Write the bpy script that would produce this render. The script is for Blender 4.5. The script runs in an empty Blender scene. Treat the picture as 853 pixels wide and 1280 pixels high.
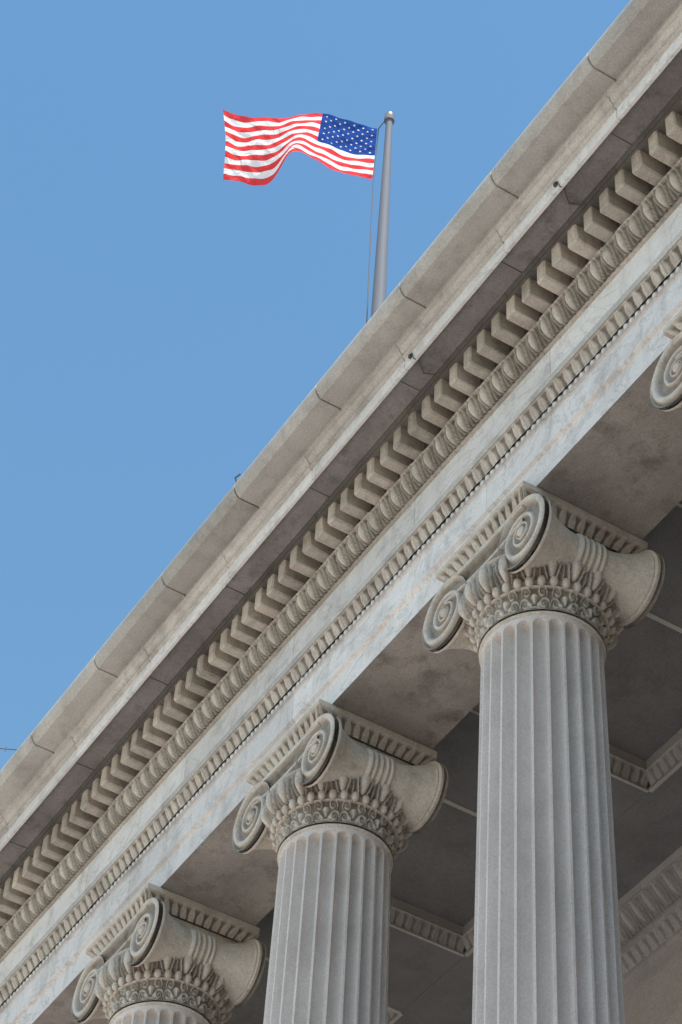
import bpy, math, random
import numpy as np
from mathutils import Matrix, Vector
random.seed(4); np.random.seed(4)
scene=bpy.context.scene
GZ=-1.6   # ground level, eye height is z=0

# ------------------------------------------------------------------ helpers
def link(o,parent=None):
    scene.collection.objects.link(o)
    if parent: o.parent=parent
    return o
def empty(name,loc=(0,0,0),parent=None):
    e=bpy.data.objects.new(name,None); e.location=loc; e.empty_display_size=.3
    return link(e,parent)
def mesh_from(name,V,F,mat,smooth=True,angle=35,attrs=None):
    me=bpy.data.meshes.new(name)
    me.from_pydata([tuple(map(float,v)) for v in V],[],[tuple(map(int,f)) for f in F])
    if attrs:
        for k,a in attrs.items():
            at=me.attributes.new(k,'FLOAT','POINT'); at.data.foreach_set('value',np.asarray(a,dtype=np.float32).ravel())
    if mat: me.materials.append(mat)
    if smooth:
        me.polygons.foreach_set('use_smooth',[True]*len(me.polygons))
        if angle: me.set_sharp_from_angle(angle=math.radians(angle))
    me.update()
    return me
def grid_mesh(name,P,mat,cu=False,cv=False,angle=35,smooth=True,attrs=None):
    n,m,_=P.shape
    idx=np.arange(n*m).reshape(n,m)
    a=idx; 
    if cu: a=np.vstack([a,a[:1]])
    if cv: a=np.hstack([a,a[:,:1]])
    F=np.stack([a[:-1,:-1],a[1:,:-1],a[1:,1:],a[:-1,1:]],-1).reshape(-1,4)
    return mesh_from(name,P.reshape(-1,3),F,mat,smooth,angle,attrs)
def obj(name,me,parent=None,loc=(0,0,0)):
    o=bpy.data.objects.new(name,me); o.location=loc
    return link(o,parent)
def normals2d(p,sign=1):
    p=np.asarray(p,float); d=np.gradient(p,axis=0)
    s=np.diff(p,axis=0); s/= (np.linalg.norm(s,axis=1,keepdims=True)+1e-9)
    t=np.vstack([s[:1],s[:-1]+s[1:],s[-1:]]); t/=(np.linalg.norm(t,axis=1,keepdims=True)+1e-9)
    return sign*np.stack([-t[:,1],t[:,0]],-1)
def joints(x0,x1,step,off=0,w=.006,d=.014,jit=.0):
    out=[(x0,0,0)]; b=np.random.uniform(-1,1)
    x=x0+off+step*.5; out[0]=(x0,0,b)
    while x<x1-.1:
        b2=np.random.uniform(-1,1)
        out+=[(x-w-.002,0,b),(x-w,d,b),(x+w,d,b2),(x+w+.002,0,b2)]
        b=b2; x+=step+np.random.uniform(-jit,jit)
    out.append((x1,0,b)); return out
def sweep(name,prof,js,mat,parent,sign=1,angle=30):
    prof=np.asarray(prof,float); n=normals2d(prof,sign)
    P=[];T=[]
    for x,ins,b in js:
        q=prof-n*ins
        P.append(np.column_stack([np.full(len(q),x),q])); T.append(np.full(len(q),b))
    me=grid_mesh(name,np.array(P),mat,angle=angle,attrs={'tint':np.array(T)})
    return obj(name,me,parent)
def orn_strip(name,p0,p1,x0,x1,period,motif,amp,mat,parent,ns=14,nt=12,bulge=0.0,skew=0):
    p0=np.array(p0);p1=np.array(p1); N=int((x1-x0)/period)
    s=np.linspace(0,N,N*ns+1); t=np.linspace(0,1,nt)
    d=(p1-p0); L=np.linalg.norm(d); nrm=np.array([-d[1],d[0]])/L
    if nrm[0]>0: nrm=-nrm
    S,T=np.meshgrid(s,t,indexing='ij')
    jit=np.random.uniform(.7,1.1,N+2)[np.floor(S+.5).astype(int)]
    H=motif(2*(S-np.floor(S))-1,T)*jit
    base=p0+T[...,None]*d+ (bulge*np.sin(np.pi*T))[...,None]*nrm
    Q=base+(H*amp)[...,None]*nrm
    P=np.concatenate([(x0+S*period)[...,None],Q],-1)
    me=grid_mesh(name,P,mat,angle=None,attrs={'grime_shade':np.clip(1-H*1.3,0,1)})
    return obj(name,me,parent)
def orn_ring(name,prof,count,motif,amp,mat,ns=14,nt=12,square=0):
    prof=np.array(prof,float); L=np.r_[0,np.cumsum(np.linalg.norm(np.diff(prof,axis=0),axis=1))]; L/=L[-1]
    t=np.linspace(0,1,nt); R=np.interp(t,L,prof[:,0]);Z=np.interp(t,L,prof[:,1])
    n=normals2d(np.column_stack([R,Z]),-1)
    s=np.arange(count*ns)/ns
    S,T=np.meshgrid(s,t,indexing='ij')
    H=motif(2*(S-np.floor(S))-1,T)
    RR=R[None]+H*amp*n[None,:,0]; ZZ=Z[None]+H*amp*n[None,:,1]
    th=S/count*2*np.pi
    P=np.stack([RR*np.cos(th),RR*np.sin(th),ZZ],-1)
    return grid_mesh(name,P,mat,cu=True,angle=None,attrs={'grime_shade':np.clip(1-H*1.3,0,1)})
def box(name,lo,hi,mat,parent=None,bev=.0):
    lo=np.array(lo,float);hi=np.array(hi,float)
    import bmesh
    bm=bmesh.new(); bmesh.ops.create_cube(bm,size=1)
    for v in bm.verts: v.co=Vector(((lo+hi)/2+np.array(v.co)*(hi-lo)).tolist())
    if bev: bmesh.ops.bevel(bm,geom=bm.edges[:],offset=bev,segments=2,affect='EDGES')
    me=bpy.data.meshes.new(name); bm.to_mesh(me); bm.free(); me.materials.append(mat)
    return obj(name,me,parent)
def revolve(name,prof,mat,n=48,axis='Z',angle=35):
    prof=np.array(prof,float); th=np.arange(n)/n*2*np.pi
    R=prof[None,:,0];Z=np.repeat(prof[None,:,1],n,0)
    A=R*np.cos(th)[:,None];B=R*np.sin(th)[:,None]
    P=np.stack([A,B,Z],-1) if axis=='Z' else np.stack([A,Z,B],-1)
    return grid_mesh(name,P,mat,cu=True,angle=angle)
def tube(name,pts,r,mat,parent=None,seg=8):
    cu=bpy.data.curves.new(name,'CURVE'); cu.dimensions='3D'; cu.bevel_depth=r; cu.bevel_resolution=2
    sp=cu.splines.new('POLY'); sp.points.add(len(pts)-1)
    for p,q in zip(sp.points,pts): p.co=(*q,1)
    cu.materials.append(mat)
    return obj(name,cu,parent)

# ------------------------------------------------------------------ materials
def stone(name,c1,c2,stain=(.12,.10,.085),stain_amt=.5,scale=1.0,bump=.25,rough=.85,grime_shade=.6,streak=.5,speck=.12,vein=0.0):
    m=bpy.data.materials.new(name); m.use_nodes=True; nt=m.node_tree; N=nt.nodes; Lk=nt.links.new
    b=N['Principled BSDF']; b.inputs['Roughness'].default_value=rough
    b.inputs['Specular IOR Level'].default_value=.2
    geo=N.new('ShaderNodeNewGeometry')
    def noise(sc,det=6,rg=.6,mapscale=None):
        n=N.new('ShaderNodeTexNoise'); n.inputs['Scale'].default_value=sc; n.inputs['Detail'].default_value=det; n.inputs['Roughness'].default_value=rg
        if mapscale:
            mp=N.new('ShaderNodeMapping'); mp.inputs['Scale'].default_value=mapscale; Lk(geo.outputs['Position'],mp.inputs[0]); Lk(mp.outputs[0],n.inputs['Vector'])
        else: Lk(geo.outputs['Position'],n.inputs['Vector'])
        return n
    def ramp(src,lo,hi,a=0,bb=1):
        r=N.new('ShaderNodeMapRange'); r.inputs[1].default_value=lo; r.inputs[2].default_value=hi; r.inputs[3].default_value=a; r.inputs[4].default_value=bb; Lk(src,r.inputs[0]); return r.outputs[0]
    def mix(f,a,bb,mode='MIX'):
        x=N.new('ShaderNodeMix'); x.data_type='RGBA'; x.blend_type=mode
        if isinstance(f,(int,float)): x.inputs[0].default_value=f
        else: Lk(f,x.inputs[0])
        for i,v in ((6,a),(7,bb)):
            if isinstance(v,tuple): x.inputs[i].default_value=(*v,1)
            else: Lk(v,x.inputs[i])
        return x.outputs[2]
    n1=noise(.9*scale,4,.62)
    col=mix(ramp(n1.outputs[0],.35,.65),c1,c2)
    n2=noise(2.2*scale,7,.72)
    f=ramp(n2.outputs[0],.50,.72,0,stain_amt)
    col=mix(f,col,stain)
    if vein>0:
        n5=noise(1.1,5,.6,(1,1,1.6)); n5.inputs['Distortion'].default_value=1.2
        a1=N.new('ShaderNodeMath'); a1.operation='SUBTRACT'; Lk(n5.outputs[0],a1.inputs[0]); a1.inputs[1].default_value=.5
        a2=N.new('ShaderNodeMath'); a2.operation='ABSOLUTE'; Lk(a1.outputs[0],a2.inputs[0])
        col=mix(ramp(a2.outputs[0],0,.022,vein,0),col,stain)
    if streak>0:
        n3=noise(3.0*scale,5,.65,(1.6,1.6,.22))
        f=ramp(n3.outputs[0],.53,.75,0,streak)
        col=mix(f,col,stain)
    n4=noise(45,2,.8)
    f=ramp(n4.outputs[0],.3,.7,1-speck*1.6,1+speck)
    comb=N.new('ShaderNodeCombineColor'); [Lk(f,comb.inputs[i]) for i in range(3)]
    col=mix(1.0,col,comb.outputs[0],'MULTIPLY')
    at=N.new('ShaderNodeAttribute'); at.attribute_name='tint'
    f=ramp(at.outputs['Fac'],-1,1,.88,1.08)
    comb=N.new('ShaderNodeCombineColor'); [Lk(f,comb.inputs[i]) for i in range(3)]
    col=mix(1.0,col,comb.outputs[0],'MULTIPLY')
    ag=N.new('ShaderNodeAttribute'); ag.attribute_name='grime_shade'  # darkens carved recesses: part dirt, part shade put into the colour
    mm=N.new('ShaderNodeMath'); mm.operation='MULTIPLY'; Lk(ag.outputs['Fac'],mm.inputs[0]); Lk(ramp(n2.outputs[0],.3,.65,grime_shade*.6,grime_shade),mm.inputs[1])
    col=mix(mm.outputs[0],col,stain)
    Lk(col,b.inputs['Base Color'])
    bp=N.new('ShaderNodeBump'); bp.inputs['Strength'].default_value=bump; bp.inputs['Distance'].default_value=.012
    ad=N.new('ShaderNodeMath'); ad.operation='ADD'; Lk(n4.outputs[0],ad.inputs[0]); Lk(n2.outputs[0],ad.inputs[1])
    Lk(ad.outputs[0],bp.inputs['Height']); Lk(bp.outputs[0],b.inputs['Normal'])
    return m
def plain(name,c,rough=.6,metal=0):
    m=bpy.data.materials.new(name); m.use_nodes=True; nt=m.node_tree; b=nt.nodes['Principled BSDF']
    n=nt.nodes.new('ShaderNodeTexNoise'); n.inputs['Scale'].default_value=9; n.inputs['Detail'].default_value=5
    r=nt.nodes.new('ShaderNodeMapRange'); r.inputs[3].default_value=.82; r.inputs[4].default_value=1.15
    mx=nt.nodes.new('ShaderNodeMix'); mx.data_type='RGBA'; mx.blend_type='MULTIPLY'; mx.inputs[0].default_value=1
    mx.inputs[6].default_value=(*c,1); nt.links.new(n.outputs[0],r.inputs[0])
    cc=nt.nodes.new('ShaderNodeCombineColor'); [nt.links.new(r.outputs[0],cc.inputs[i]) for i in range(3)]
    nt.links.new(cc.outputs[0],mx.inputs[7]); nt.links.new(mx.outputs[2],b.inputs['Base Color'])
    b.inputs['Roughness'].default_value=rough; b.inputs['Metallic'].default_value=metal
    return m
M_col =stone('column_stone',(.84,.75,.695),(.77,.685,.63),stain=(.36,.305,.26),stain_amt=.2,streak=.2,grime_shade=.95,speck=.09)
M_cap =stone('capital_stone',(.78,.69,.60),(.66,.575,.49),stain=(.13,.10,.075),stain_amt=.35,scale=2,grime_shade=.95,streak=.2)
M_frz =stone('frieze_stone',(.88,.825,.79),(.78,.725,.69),stain=(.30,.265,.245),stain_amt=.42,streak=.3,grime_shade=.6,speck=.07,vein=.3)
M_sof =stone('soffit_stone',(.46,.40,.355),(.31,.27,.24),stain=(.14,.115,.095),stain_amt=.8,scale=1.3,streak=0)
M_cor =stone('cornice_stone',(.66,.60,.54),(.54,.485,.44),stain=(.18,.15,.13),stain_amt=.45,scale=1.2,streak=.3)
M_rol =stone('sima_stone',(.62,.565,.51),(.50,.455,.41),stain=(.20,.175,.15),stain_amt=.4,scale=1.2,streak=.3)
M_den =stone('dentil_stone',(.66,.57,.485),(.50,.425,.355),stain=(.14,.115,.095),stain_amt=.5,scale=1.8,streak=.3)
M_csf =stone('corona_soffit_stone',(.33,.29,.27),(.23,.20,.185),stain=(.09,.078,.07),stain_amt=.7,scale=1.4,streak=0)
M_gap =stone('dentil_bed_shaded_stone',(.16,.14,.12),(.11,.095,.08),stain=(.06,.05,.045),stain_amt=.6,scale=1.4,streak=0)  # dark tone paints the shade of the deep gaps between dentils
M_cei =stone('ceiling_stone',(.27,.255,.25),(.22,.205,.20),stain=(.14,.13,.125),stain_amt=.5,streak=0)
M_wal =stone('wall_stone',(.62,.56,.51),(.53,.48,.43),stain=(.2,.175,.15),stain_amt=.25,grime_shade=.7,streak=.0)
M_pav =stone('paving_stone',(.62,.58,.53),(.55,.515,.47),stain=(.38,.355,.325),stain_amt=.4,scale=.3,streak=0)
M_asp =plain('asphalt',(.05,.05,.052),.9)
M_roof=plain('roof_lead',(.22,.23,.24),.6)
M_pole=plain('pole_paint',(.15,.165,.20),.75,0)
M_gold=plain('gilt',(.5,.43,.33),.35,.9)
M_wire=plain('cable',(.12,.11,.10),.6,.4)
M_line=plain('road_paint',(.8,.8,.78),.7)
M_glass=plain('window_glass',(.03,.035,.04),.08)

# ------------------------------------------------------------------ motifs (u in -1..1, t 0..1)
def sm(x,a,b): 
    y=np.clip((x-a)/(b-a),0,1); return y*y*(3-2*y)
def m_egg(u,t):
    tt=(t-.52)/.50; uu=u/(.50*(1-.25*(tt<0)*np.abs(tt)))
    e=uu**2+tt**2
    egg=np.sqrt(np.clip(1-e,0,1))*.95
    r=np.sqrt(e); shell=np.exp(-((r-1.38)/.17)**2)*.7
    dart=np.clip(1-(np.abs(np.abs(u)-1)/.08),0,1)*(.6-.4*t)
    top=sm(t,.95,.99)*.8
    return np.maximum.reduce([egg,shell*(t<.95),dart,top])
def m_leaf(u,t):
    w=.85*np.sin(np.pi*np.clip(.15+.85*t,0,1))**.5+.05
    a=np.abs(u)/w
    leaf=np.clip(1-a**3,0,1)*.8; vein=np.exp(-(u/.1)**2)*.5; lob=.25*np.cos(a*9)
    out=np.where(a<1,leaf-vein*.8+lob*.5,0)
    edge=np.maximum(sm(t,.9,.97),sm(.1-t,0,.06))*.9
    return np.maximum(np.clip(out,0,1),edge)
def m_bead(u,t):
    return np.sqrt(np.clip(1-(u/.75)**2-((t-.5)/.5)**2,0,1))
def m_anth(u,t):
    x=u; y=t*1.25-.22
    rho=np.sqrt(x**2*1.0+y**2); ph=np.arctan2(x,y+1e-6)
    pet=(np.cos(ph*5.2)*.5+.5)**.7*sm(rho,.12,.22)*(1-sm(rho,.40+.22*np.cos(ph),.50+.22*np.cos(ph)))*(np.abs(ph)<1.6)
    def scroll(cx,cy,s,R):
        dx=(x-cx)*s; dy=y-cy; r=np.sqrt(dx**2+dy**2)+1e-6; a=np.arctan2(dy,dx)
        p=np.log(R/r)/1.0-a/(2*np.pi); p=p-np.floor(p); d=np.minimum(p,1-p)
        return np.where(r<R,np.exp(-(d/.24)**2)*(1-sm(r,R*.9,R)),0)
    s1=scroll(.64,.14,1,.38);s2=scroll(-.64,.14,-1,.38);s3=scroll(.52,.76,1,.34);s4=scroll(-.52,.76,-1,.34)
    stem=np.exp(-((y+.13-.12*np.cos(np.pi*x))/.05)**2)
    edge=np.maximum(sm(t,.94,.98),sm(.06-t,0,.04))
    return np.maximum.reduce([pet,s1*.9,s2*.9,s3*.9,s4*.9,stem*.7,edge])

# ------------------------------------------------------------------ building
B=empty('neoclassical_building')
X0,X1=-40.0,14.9     # building extent
OX0,OX1=-31.0,-3.0   # carved ornament extent modelled

ZB=4.9; ZT=15.50
def column_shaft():
    nf=24; ns=14; n=nf*ns
    th=np.arange(n)/n*2*np.pi
    u=(np.arange(n)%ns)/ns*2-1
    zs=np.r_[ZB,ZB+.05,np.linspace(ZB+.1,ZB+.22,7),np.linspace(ZB+.6,ZT-.5,26),np.linspace(ZT-.18,ZT-.04,16),ZT]
    P=[];G=[]
    for z in zs:
        f=(z-ZB)/(ZT-ZB); R=.66-.11*(f**1.25)
        w=np.pi*R/nf*.84; zt=ZT-.05-w; zb=ZB+.1+w
        t=max(0,(z-zt)/w,(zb-z)/w)
        s=u/.84
        D=.094*np.sqrt(np.clip(1-s**2-t**2,0,1))
        r=R-D
        P.append(np.stack([r*np.cos(th),r*np.sin(th),np.full(n,z)],-1)); G.append((D/.094)**2*.5)  # flute hollows darkened in colour, dirt plus painted shade
    me=grid_mesh('shaft',np.array(P),M_col,cv=True,angle=50,attrs={'grime_shade':np.array(G)})
    return me
ME_shaft=column_shaft()
def arc(r0,z0,z1,b,n=9):
    a=np.linspace(-np.pi/2,np.pi/2,n); zc=(z0+z1)/2; h=(z1-z0)/2
    return [(r0+b*math.cos(q),zc+h*math.sin(q)) for q in a]
base_prof=[(.01,ZB-.42)]+arc(.80,ZB-.42,ZB-.26,.10)+[(.78,ZB-.25),(.73,ZB-.2),(.72,ZB-.16),(.74,ZB-.13)]+arc(.72,ZB-.12,ZB-.02,.055)+[(.69,ZB),(.6,ZB+.01)]
ME_base=revolve('base',base_prof,M_col,64)
ME_neck0=revolve('neck_astragal',[(.50,ZT-.01)]+arc(.55,ZT-.005,ZT+.035,.022,7)+[(.545,ZT+.04)],M_cap,96)
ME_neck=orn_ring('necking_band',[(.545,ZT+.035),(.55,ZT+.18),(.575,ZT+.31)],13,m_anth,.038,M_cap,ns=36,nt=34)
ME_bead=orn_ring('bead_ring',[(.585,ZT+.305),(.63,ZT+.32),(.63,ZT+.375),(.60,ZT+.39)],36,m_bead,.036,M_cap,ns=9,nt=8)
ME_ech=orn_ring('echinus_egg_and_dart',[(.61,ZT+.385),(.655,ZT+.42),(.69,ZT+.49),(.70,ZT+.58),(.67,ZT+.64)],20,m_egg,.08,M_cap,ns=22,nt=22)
ME_echtop=revolve('echinus_top',[(.69,ZT+.63),(.70,ZT+.66),(.69,ZT+.69),(.01,ZT+.69)],M_cap,64)
VC=16.20; VR=.375; VX=.625; VY=.61; 
def volute(sgn):
    nth=120; rr=np.r_[VR*np.exp(-np.linspace(0,math.log(VR/.045),64)),np.linspace(.042,.001,8)]
    th=np.arange(nth)/nth*2*np.pi
    TH,R=np.meshgrid(th,rr,indexing='ij')
    k=math.log(VR/.05)/(2*np.pi*3.1)
    a=TH if sgn>0 else np.pi-TH
    p=np.log(VR/R)/(2*np.pi*k)+(a-np.pi/2)/(2*np.pi); p=p-np.floor(p)
    d=np.minimum(p,1-p)
    h=np.exp(-(d/.19)**4)
    sc=np.clip(R/VR,.35,1)**.6
    H=h*.060*sc
    rim=sm(R,VR*.93,VR*.955); H=np.maximum(H,rim*.05)
    eye=R<.048; H=np.where(eye,.02+.03*np.sqrt(np.clip(1-(R/.048)**2,0,1)),H)
    H+=(1-R/VR)*.03
    P=np.stack([R*np.cos(TH),-H,R*np.sin(TH)],-1)
    return grid_mesh('volute',P,M_cap,cu=True,angle=None,attrs={'grime_shade':np.clip(1-h-eye*1.,0,1)*.8})
ME_volR=volute(1); ME_volL=volute(-1)
ys=np.linspace(-VY+.0,VY,97); prof=[]
for y in ys:
    a=abs(y)/VY
    if a>.95: r=VR
    elif a>.91: r=VR-.03
    else: r=.190+.145*(a/.91)**2.6
    for c in (0,.065,-.065,.12,-.12):
        r=max(r,.198+.026*math.sqrt(max(0,1-((y-c)/.022)**2)) if abs(y-c)<.022 else r)
    prof.append((r,y))
ME_bol=revolve('bolster',prof,M_cap,56,axis='Y',angle=40)
def canalis():
    z0,z1=.13,.365
    pr=[(-.50,z0-.0),(-.60,z0),(-.655,z0),(-.655,z0+.03),(-.625,z0+.045),(-.60,z0+.08),(-.598,z0+.12),(-.61,z0+.16),(-.635,z0+.19),(-.655,z0+.195),(-.655,z1),(-.50,z1)]
    xs=np.linspace(-VX-.02,VX+.02,25); P=[];G=[]
    for x in xs:
        sag=-.06*(1-(x/VX)**2)
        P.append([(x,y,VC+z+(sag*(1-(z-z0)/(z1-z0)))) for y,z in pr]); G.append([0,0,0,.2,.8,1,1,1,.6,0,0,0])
    return grid_mesh('canalis',np.array(P),M_cap,angle=45,attrs={'grime_shade':np.array(G)})
ME_can=canalis()
def abacus_mesh():
    H0=16.565;H1=16.70; n=160
    out=[];G=[]
    t=np.linspace(0,1,10); s=np.arange(4*n)/n
    for si in s:
        side=int(si); f=si-side
        c=2*f-1
        cell=(f*13)%1*2-1
        h=m_leaf(np.full_like(t,cell),t)*(1-sm(abs(c),.94,.97))
        half=.60+.085*t**1.3+.034*h
        z=H0+(H1-H0)*t
        px=c*(half*1.04);py=-half
        for _ in range(side): px,py=-py,px
        out.append(np.stack([px,py,z],-1)); G.append(np.clip(1-h*1.3,0,1))
    return grid_mesh('abacus_leaf_moulding',np.array(out),M_cap,cu=True,angle=60,attrs={'grime_shade':np.array(G)})
ME_aba=abacus_mesh()
COLX=[-9.75+3.555*i for i in range(0,7)][::-1]+[-9.75-3.555*i for i in range(1,7)]
CY=9.49
for i,cx in enumerate(COLX):
    c=empty('ionic_column',(cx,CY,0),B)
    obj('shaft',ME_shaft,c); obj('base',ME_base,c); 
    box('plinth',(-.92,-.92,ZB-.62),(.92,.92,ZB-.421),M_col,c,.01)
    for me in (ME_neck0,ME_neck,ME_bead,ME_ech,ME_echtop):
        obj(me.name,me,c)
    for sx,me in ((1,ME_volR),(-1,ME_volL)):
        obj('volute_front',me,c,(sx*VX,-VY,VC))
        vb=obj('volute_rear',me,c,(-sx*VX,VY,VC)); vb.rotation_euler=(0,0,math.pi)
        obj('bolster',ME_bol,c,(sx*VX,0,VC))
    obj('canalis',ME_can,c)
    cb=obj('canalis_rear',ME_can,c); cb.rotation_euler=(0,0,math.pi)
    box('capital_core',(-.60,-.52,VC-.02),(.60,.52,16.572),M_cap,c)
    obj('abacus_leaf_moulding',ME_aba,c)
    box('abacus',(-.725,-.70,16.701),(.725,.70,16.778),M_cap,c,.006)

# entablature -------------------------------------------------------
EJ=3.555
sweep('architrave',[(8.94,16.78),(8.94,17.10),(8.90,17.11),(8.90,17.46),(8.875,17.475),(8.875,17.53)],joints(X0,X1,EJ,off=.0,w=.003,d=.006),M_frz,B,1)
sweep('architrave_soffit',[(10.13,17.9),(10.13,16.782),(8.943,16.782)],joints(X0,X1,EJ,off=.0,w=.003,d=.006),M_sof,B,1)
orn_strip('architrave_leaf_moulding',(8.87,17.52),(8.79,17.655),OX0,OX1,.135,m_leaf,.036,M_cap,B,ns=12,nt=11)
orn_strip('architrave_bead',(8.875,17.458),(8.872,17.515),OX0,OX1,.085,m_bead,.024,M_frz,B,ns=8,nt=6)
sweep('architrave_cap',[(8.83,17.66),(8.765,17.66),(8.755,17.73),(8.955,17.732)],joints(X0,X1,1.78,w=.003,d=.006),M_cor,B,1)
sweep('frieze',[(8.952,17.72),(8.952,18.60)],joints(X0,X1,2.37,off=.4,w=.004,d=.008),M_frz,B,1)
sweep('bed_moulding',[(8.95,18.50),(8.92,18.505),(8.92,18.53),(8.935,18.535),(8.83,18.765),(8.81,18.77),(8.81,18.80),(8.83,18.802)],joints(X0,X1,1.78,w=.003,d=.006),M_den,B,1)
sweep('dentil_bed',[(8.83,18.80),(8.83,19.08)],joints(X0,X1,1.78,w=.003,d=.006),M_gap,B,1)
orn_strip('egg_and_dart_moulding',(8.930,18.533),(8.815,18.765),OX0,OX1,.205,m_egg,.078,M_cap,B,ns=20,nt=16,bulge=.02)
V=[];F=[];T=[]
x=OX0-4
DS=.2539
while x<OX1+4:
    a=.068+random.uniform(-.003,.003)
    lo=[x-a,8.53+random.uniform(-.008,.008),18.80+random.uniform(-.004,.004)];hi=[x+a,8.833,19.045]
    b=.010+random.random()*.014; k=len(V); tn=random.uniform(-3,1.8)
    chip=random.random()<.2
    pts=[]
    for yy,zz in ((lo[1],hi[2]),(lo[1],lo[2]+b),(lo[1]+b,lo[2]),(hi[1],lo[2]),(hi[1],hi[2])):
        pts.append((yy,zz))
    for xx,ins in ((lo[0],b*.8),(lo[0]+b,0),(hi[0]-b,0),(hi[0],b*.8)):
        for j,(yy,zz) in enumerate(pts):
            dy=ins if j in(0,1,2) else 0; dz=ins if j in(1,2,3) else 0
            if chip and xx>x and j in (1,2): dy+=.02; dz+=.02
            V.append((xx,yy+dy,zz+dz)); T.append(tn)
    for s in range(3):
        for j in range(4):
            F.append((k+s*5+j,k+s*5+j+1,k+(s+1)*5+j+1,k+(s+1)*5+j))
    F.append(tuple(k+j for j in range(5))); F.append(tuple(k+15+j for j in range(4,-1,-1)))
    x+=DS
obj('dentils',mesh_from('dentils',V,F,M_den,smooth=False,attrs={'tint':T}),B)
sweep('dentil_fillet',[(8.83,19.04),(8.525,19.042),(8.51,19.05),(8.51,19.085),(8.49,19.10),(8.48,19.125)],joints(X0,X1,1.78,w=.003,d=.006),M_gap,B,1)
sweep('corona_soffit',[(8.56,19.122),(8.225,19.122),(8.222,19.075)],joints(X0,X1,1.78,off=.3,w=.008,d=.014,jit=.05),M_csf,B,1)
js=joints(X0,X1,1.78,off=.3,w=.005,d=.01,jit=.05)
sweep('corona',[(8.222,19.078),(8.215,19.065),(8.18,19.065),(8.17,19.075),(8.17,19.20)],js,M_frz,B,1,angle=40)
sweep('corona_crown',[(8.17,19.198),(8.14,19.205),(8.138,19.235),(8.17,19.247),(8.165,19.26),(8.13,19.27),(8.105,19.295),(8.095,19.33),(8.065,19.335),(8.065,19.375),(8.13,19.38)],js,M_cor,B,1,angle=40)
roll=[(8.14,19.37),(8.135,19.41),(8.09,19.42),(8.075,19.445)]
for a in np.linspace(-52,100,24):
    r=.178; q=math.radians(a); roll.append((7.945-r*math.cos(q),19.585+r*math.sin(q)))
roll+=[(8.0,19.765),(8.12,19.775)]
sweep('sima_roll_moulding',roll,joints(X0,X1,1.62,off=.1,w=.010,d=.022,jit=.06),M_rol,B,1,angle=40)
box('entablature_core',(X0+.01,8.99,17.0),(X1-.01,10.12,19.6),M_sof,B)
box('cornice_core',(X0+.01,8.26,19.14),(X1-.01,10.12,19.7),M_sof,B)
rv=[(X0,8.1,19.77),(X1,8.1,19.77),(X1,20,21.6),(X0,20,21.6),(X1,32,19.77),(X0,32,19.77)]
obj('roof',mesh_from('roof',rv,[(0,1,2,3),(3,2,4,5)],M_roof,smooth=False),B)
BW=.69; ZBm=17.6; YC=12.9
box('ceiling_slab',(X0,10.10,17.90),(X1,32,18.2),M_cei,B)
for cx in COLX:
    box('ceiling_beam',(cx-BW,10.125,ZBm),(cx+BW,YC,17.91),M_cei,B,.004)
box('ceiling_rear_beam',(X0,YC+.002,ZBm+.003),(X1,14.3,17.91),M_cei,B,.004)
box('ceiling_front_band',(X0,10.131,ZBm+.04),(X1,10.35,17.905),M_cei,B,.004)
for cx in COLX:
    xa=cx+BW; xb=cx+3.555-BW
    if -26<cx<-3:
        orn_strip('coffer_moulding',(YC+.0,ZBm+.01),(YC-.09,ZBm+.17),xa+.05,xb-.05,.12,m_leaf,.035,M_wal,B,ns=10,nt=9)
        o=orn_strip('coffer_moulding',(0,ZBm+.01),(-.09,ZBm+.17),0,YC-10.36,.12,m_leaf,.035,M_wal,B,ns=10,nt=9)
        o.rotation_euler=(0,0,math.pi/2); o.location=(xa+.0,10.36,0)
    box('coffer_moulding_bed',(xa,YC-.10,ZBm+.172),(xb,YC,17.902),M_wal,B)
    box('coffer_moulding_bed',(xa,10.36,ZBm+.172),(xa+.10,YC-.101,17.902),M_wal,B)
    box('coffer_edge_fillet',(cx-BW-.03,10.36,ZBm-.012),(cx-BW+.03,YC,ZBm+.03),M_wal,B,.004)
    box('coffer_edge_fillet',(cx+BW-.03,10.36,ZBm-.012),(cx+BW+.01,YC,ZBm+.03),M_wal,B,.004)
    box('coffer_edge_fillet',(cx+BW,YC-.01,ZBm-.013),(cx+3.555-BW,YC+.04,ZBm+.03),M_wal,B,.004)
box('cella_wall',(X0,14.10,GZ),(X1,32,17.9),M_wal,B)
orn_strip('wall_crown_egg_and_dart',(14.02,17.28),(13.78,17.50),OX0,OX1,.2,m_egg,.055,M_wal,B,ns=14,nt=12)
sweep('wall_crown',[(14.1,17.2),(14.04,17.21),(14.03,17.275),(13.80,17.505),(13.76,17.51),(13.75,17.603)],joints(X0,X1,2.37,w=.003,d=.006),M_wal,B,1)
orn_strip('wall_leaf_moulding',(14.06,16.92),(13.93,17.05),OX0,OX1,.14,m_leaf,.03,M_wal,B,ns=10,nt=9)
sweep('wall_string_course',[(14.1,16.86),(14.065,16.865),(14.06,16.915),(13.94,17.055),(13.92,17.06),(13.92,17.1),(14.1,17.11)],joints(X0,X1,2.37,w=.003,d=.006),M_wal,B,1)
for wx in COLX:
    box('wall_panel',(wx-1.15,14.03,ZB+1.5),(wx+1.15,14.105,16.66),M_wal,B,.01)
    box('wall_panel_field',(wx-1.03,13.97,ZB+1.6),(wx+1.03,14.05,16.54),M_wal,B,.02)
box('podium',(X0,8.2,GZ),(X1,14.12,ZB-.62),M_pav,B,.02)
box('podium_cap',(X0-.1,8.05,ZB-.95),(X1+.05,8.5,ZB-.625),M_col,B,.03)
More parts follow.
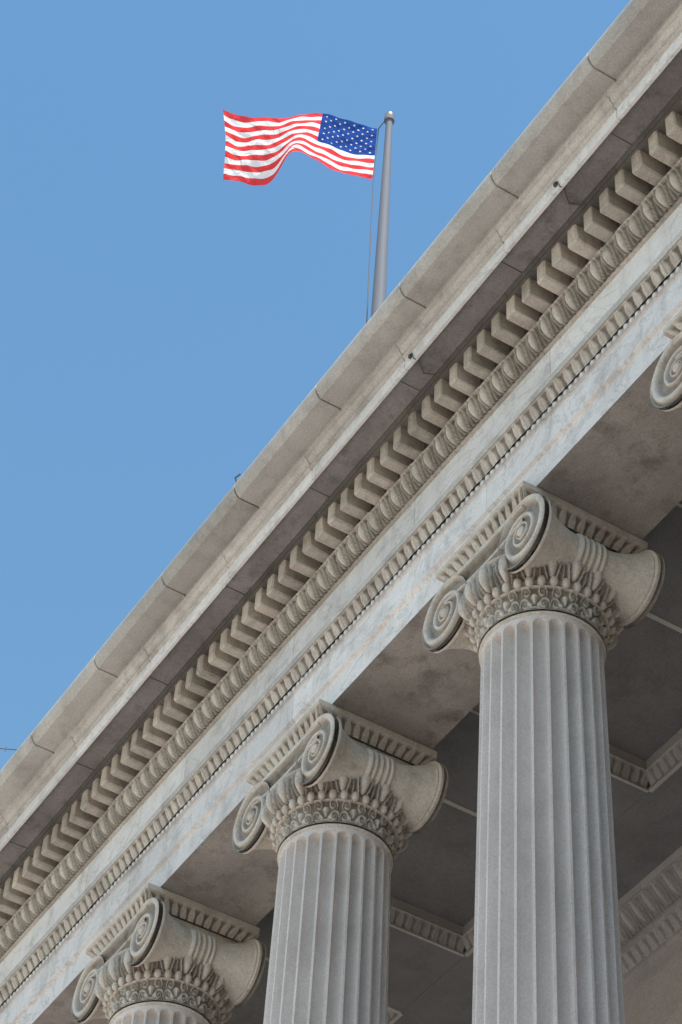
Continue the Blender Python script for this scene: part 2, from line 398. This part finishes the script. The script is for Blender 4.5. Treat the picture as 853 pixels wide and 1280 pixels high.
box('podium_footing',(X0-.1,8.0,GZ),(X1+.05,8.5,GZ+.7),M_col,B,.03)
# added unseen wing at right, blocks sky and ground bounce to darken the shafts
WX=15.0
box('blocker_wing_body',(WX,-34,GZ),(WX+22,32,19.2),M_wal,B,.03)
box('blocker_wing_cornice',(WX-.6,-34.6,19.21),(WX+22.6,32.6,20.0),M_cor,B,.06)
box('blocker_wing_string',(WX-.15,-34.15,4.0),(WX+22.15,32,4.5),M_cor,B,.04)
for yy in range(-31,5,4):
    for zz,h in ((-.2,2.6),(5.8,3.8),(12.2,3.6)):
        box('blocker_wing_window_frame',(WX-.12,yy-.95,zz-.2),(WX+.05,yy+.95,zz+h+.25),M_cor,B,.03)
        box('blocker_wing_window_glass',(WX-.128,yy-.65,zz),(WX+.02,yy+.65,zz+h),M_glass,B)
        box('blocker_wing_window_bar',(WX-.15,yy-.03,zz),(WX-.125,yy+.03,zz+h),M_frz,B)
        box('blocker_wing_window_rail',(WX-.152,yy-.65,zz+h*.5-.04),(WX-.127,yy+.65,zz+h*.5+.04),M_frz,B)

K=empty('lightning_conductor')
def cab(x,s=1):
    tube('cable',[(x+.02,8.16,19.16),(x+.05*s,8.165,19.05),(x+.02,8.24,19.09),(x-.1*s,8.38,19.108),(x-.05,8.47,19.10)],.005,M_wire,K)
    box('clamp',(x-.02,8.14,19.10),(x+.02,8.17,19.15),M_wire,K,.005)
for x in (-13.6,-11.1): cab(x,1)
tube('conductor_clip',[(-16.5,7.80,19.66),(-16.5,7.765,19.72),(-16.45,7.80,19.76)],.010,M_wire,K)
AM=empty('antenna_mast',(-28.38,9.3,0))
tube('mast',[(0,0,19.7),(0,0,25.7)],.025,M_wire,AM)
tube('arm',[(0,0,25.3),(.38,.71,25.3)],.008,M_wire,AM)
tube('prong',[(.30,.56,25.24),(.30,.56,25.36)],.006,M_wire,AM)

# ------------------------------------------------------------------ flagpole & flag
PX,PY,PZT=-21.02,12.0,35.42
FP=empty('flagpole',(PX,PY,0))
obj('pole',revolve('pole',[(.17,20.2),(.165,21.5),(.115,30.0),(.055,PZT),(.0,PZT+.01)],M_pole,32),FP)
obj('pole_base',revolve('pole_base',[(.45,20.0),(.45,20.7),(.35,20.75),(.3,20.95),(.17,21.0)],M_pole,32),FP)
obj('truck',revolve('truck',[(.0,PZT-.05),(.09,PZT-.04),(.09,PZT+.02),(.03,PZT+.04)],M_pole,24),FP)
bp=[(.085*math.sin(a),PZT+.11-.085*math.cos(a)) for a in np.linspace(0,math.pi,13)]
obj('finial_ball',revolve('finial_ball',bp,M_gold,24),FP)
Fd=np.array([-.47,-.8827,0]); Nd=np.array([-.8827,.47,0]); Ud=np.array([0,0,1.])
H0=np.array([PX,PY,PZT-.06])+Fd*.19
sc=73.6
def cs(x,xs,ys):
    xs=np.array(xs);ys=np.array(ys,float)
    m=np.gradient(ys,xs)
    i=np.clip(np.searchsorted(xs,x)-1,0,len(xs)-2); h=xs[i+1]-xs[i]; t=(x-xs[i])/h
    return ys[i]*(2*t**3-3*t**2+1)+m[i]*h*(t**3-2*t**2+t)+ys[i+1]*(3*t**2-2*t**3)+m[i+1]*h*(t**3-t**2)
US=[0,.17,.33,.5,.64,.8,.93,1.0]
TOP=[8,2,-3,0,6,7,3,-4]
BOT=[80,76,64,60,92,96,94,92]
def flag_pos(u,v):
    u=np.asarray(u,float);v=np.asarray(v,float)
    top=cs(u,US,TOP);bot=cs(u,US,BOT)
    vv=v+.07*np.sin(v*np.pi)*np.sin(u*7.0)
    y=top+(bot-top)*vv
    hang=(68*v)
    nd=(y-hang)/(.72*sc)
    rip=.030*np.sin(u*14+v*4.0)*u**.7+.012*np.sin(u*33-v*6)*u**.5+.035*np.sin(v*6+u*8)*u+.005*np.sin(u*58+v*25)+.007*np.sin(u*26-v*24)
    nd=nd+rip
    fl=2.66*u+.08*v*np.sin(u*5)-.05*np.sin(v*3.1+.4)*u**2+.03*v-.12*v*u**3
    P=H0+fl[...,None]*Fd+ (-(68/(.684*sc))*v)[...,None]*Ud+nd[...,None]*Nd
    return P
nu,nv=161,105
uu,vv=np.meshgrid(np.linspace(0,1,nu),np.linspace(0,1,nv),indexing='ij')
P=flag_pos(uu,vv)
def cloth(name,c):
    m=bpy.data.materials.new(name); m.use_nodes=True; nt=m.node_tree; N=nt.nodes
    N.remove(N['Principled BSDF']); out=N['Material Output']
    tc=N.new('ShaderNodeNewGeometry'); w=N.new('ShaderNodeTexNoise'); w.inputs['Scale'].default_value=6; nt.links.new(tc.outputs['Position'],w.inputs['Vector'])
    r=N.new('ShaderNodeMapRange'); r.inputs[3].default_value=.88; r.inputs[4].default_value=1.08; nt.links.new(w.outputs[0],r.inputs[0])
    cc=N.new('ShaderNodeCombineColor'); [nt.links.new(r.outputs[0],cc.inputs[i]) for i in range(3)]
    mx=N.new('ShaderNodeMix'); mx.data_type='RGBA'; mx.blend_type='MULTIPLY'; mx.inputs[0].default_value=1; mx.inputs[6].default_value=(*c,1); nt.links.new(cc.outputs[0],mx.inputs[7])
    d=N.new('ShaderNodeBsdfDiffuse'); t=N.new('ShaderNodeBsdfTranslucent'); s=N.new('ShaderNodeMixShader'); s.inputs[0].default_value=.18
    # fine creases in the cloth
    n2=N.new('ShaderNodeTexNoise'); n2.inputs['Scale'].default_value=3.2; n2.inputs['Detail'].default_value=3; n2.inputs['Distortion'].default_value=.8; nt.links.new(tc.outputs['Position'],n2.inputs['Vector'])
    bp=N.new('ShaderNodeBump'); bp.inputs['Strength'].default_value=.8; bp.inputs['Distance'].default_value=.12; nt.links.new(n2.outputs[0],bp.inputs['Height']); nt.links.new(bp.outputs[0],d.inputs['Normal'])
    nt.links.new(mx.outputs[2],d.inputs[0]); nt.links.new(mx.outputs[2],t.inputs[0])
    nt.links.new(d.outputs[0],s.inputs[1]); nt.links.new(t.outputs[0],s.inputs[2]); nt.links.new(s.outputs[0],out.inputs[0])
    return m
mats=[cloth('flag_red',(.88,.075,.085)),cloth('flag_white',(.95,.95,.95)),cloth('flag_blue',(.03,.08,.33))]
FL=empty('american_flag')
me=grid_mesh('flag_cloth',P,mats[0],angle=None); me.materials.append(mats[1]); me.materials.append(mats[2])
mi=[]
for i in range(nu-1):
    for j in range(nv-1):
        st=int(j/((nv-1)/13)); 
        mi.append(2 if (i/(nu-1)<.355 and st<7) else (st%2))
me.polygons.foreach_set('material_index',mi); obj('cloth',me,FL)
V=[];F=[]
def starat(u0,v0):
    for side in (1,-1):
        k=len(V); r=.025
        for q in range(10):
            rr=r if q%2==0 else r*.42; a=q*math.pi/5
            u=u0+rr*math.sin(a)/2.75; v=v0-rr*math.cos(a)/1.36
            p=flag_pos(np.array([u]),np.array([v]))[0]
            e=1e-3; du=flag_pos(np.array([u+e]),np.array([v]))[0]-p; dv=flag_pos(np.array([u]),np.array([v+e]))[0]-p
            n=np.cross(du,dv); n/=np.linalg.norm(n); V.append(p+n*.006*side)
        p=flag_pos(np.array([u0]),np.array([v0]))[0]; V.append(p+n*.007*side)
        for q in range(10): F.append((k+10,k+q,k+(q+1)%10))
for r in range(9):
    n=6 if r%2==0 else 5
    for c in range(n):
        u=.355*((c*2+1+(r%2))/12); v=(7/13)*((r+1)/10); starat(u,v)
obj('stars',mesh_from('stars',V,F,mats[1],smooth=False),FL)
lowp=np.array([0,0,22.])+Fd*.02
OFF=np.array([PX,PY,0])
pts=[np.array([0,0,PZT-.02])+Fd*.07]
pts+=[flag_pos(np.array([0.]),np.array([q]))[0]+Fd*-.02-OFF for q in (0,.5,1)]
for q in np.linspace(.1,1,8):
    p=pts[3]*(1-q)+lowp*q; p=p+Fd*.03*math.sin(q*math.pi); pts.append(p)
tube('halyard',[tuple(p) for p in pts],.009,M_wire,FP)

# ------------------------------------------------------------------ ground
def sheet(name,x0,x1,y0,y1,z,mat):
    return obj(name,mesh_from(name,[(x0,y0,z),(x1,y0,z),(x1,y1,z),(x0,y1,z)],[(0,1,2,3)],mat,smooth=False))
sheet('ground',-2500,2500,-2500,2500,GZ-.16,M_pav)
box('sidewalk',(-200,-40,GZ-.155),(200,60,GZ-.0),M_pav,None,.02)
sheet('street',-400,400,-52,-40.2,GZ-.152,M_asp)
V=[];F=[]
for i in range(-60,60):
    k=len(V); V+=[(i*6,-46.08,GZ-.147),(i*6+3,-46.08,GZ-.147),(i*6+3,-45.93,GZ-.147),(i*6,-45.93,GZ-.147)]; F.append((k,k+1,k+2,k+3))
obj('road_marking',mesh_from('road_marking',V,F,M_line,smooth=False))

# ------------------------------------------------------------------ light
sd=Vector((.52,-.075,.85)).normalized()
w=bpy.data.worlds.new('World'); scene.world=w; w.use_nodes=True; nt=w.node_tree
bg=nt.nodes['Background']; sky=nt.nodes.new('ShaderNodeTexSky'); sky.sky_type='NISHITA'; sky.sun_disc=False
el=math.asin(sd.z); sky.sun_elevation=el; sky.sun_rotation=math.atan2(sd.x,sd.y)
sky.air_density=2.2; sky.dust_density=.6; sky.ozone_density=3.5
hs=nt.nodes.new('ShaderNodeHueSaturation'); hs.inputs['Saturation'].default_value=1.22; hs.inputs['Value'].default_value=1.14
nt.links.new(sky.outputs[0],hs.inputs['Color']); nt.links.new(hs.outputs[0],bg.inputs[0]); bg.inputs[1].default_value=.15
s=bpy.data.lights.new('sun','SUN'); s.energy=5; s.angle=math.radians(.53); s.color=(1,.93,.84)
so=link(bpy.data.objects.new('sun',s)); so.rotation_euler=sd.to_track_quat('Z','Y').to_euler()

# ------------------------------------------------------------------ camera
cam=bpy.data.cameras.new('camera'); co=link(bpy.data.objects.new('camera',cam)); scene.camera=co
r=Vector((.5246,.850,.0465)).normalized(); back=Vector((.6008,-.331,-.7275)).normalized()
up=back.cross(r).normalized(); r=up.cross(back).normalized()
co.matrix_world=Matrix(((r.x,up.x,back.x,0),(r.y,up.y,back.y,0),(r.z,up.z,back.z,0),(0,0,0,1)))
cam.sensor_fit='HORIZONTAL'; cam.sensor_width=24; cam.lens=3123/853*24; cam.clip_end=6000; cam.clip_start=.1
scene.view_settings.view_transform='Standard'; scene.view_settings.look='None'; scene.view_settings.exposure=0
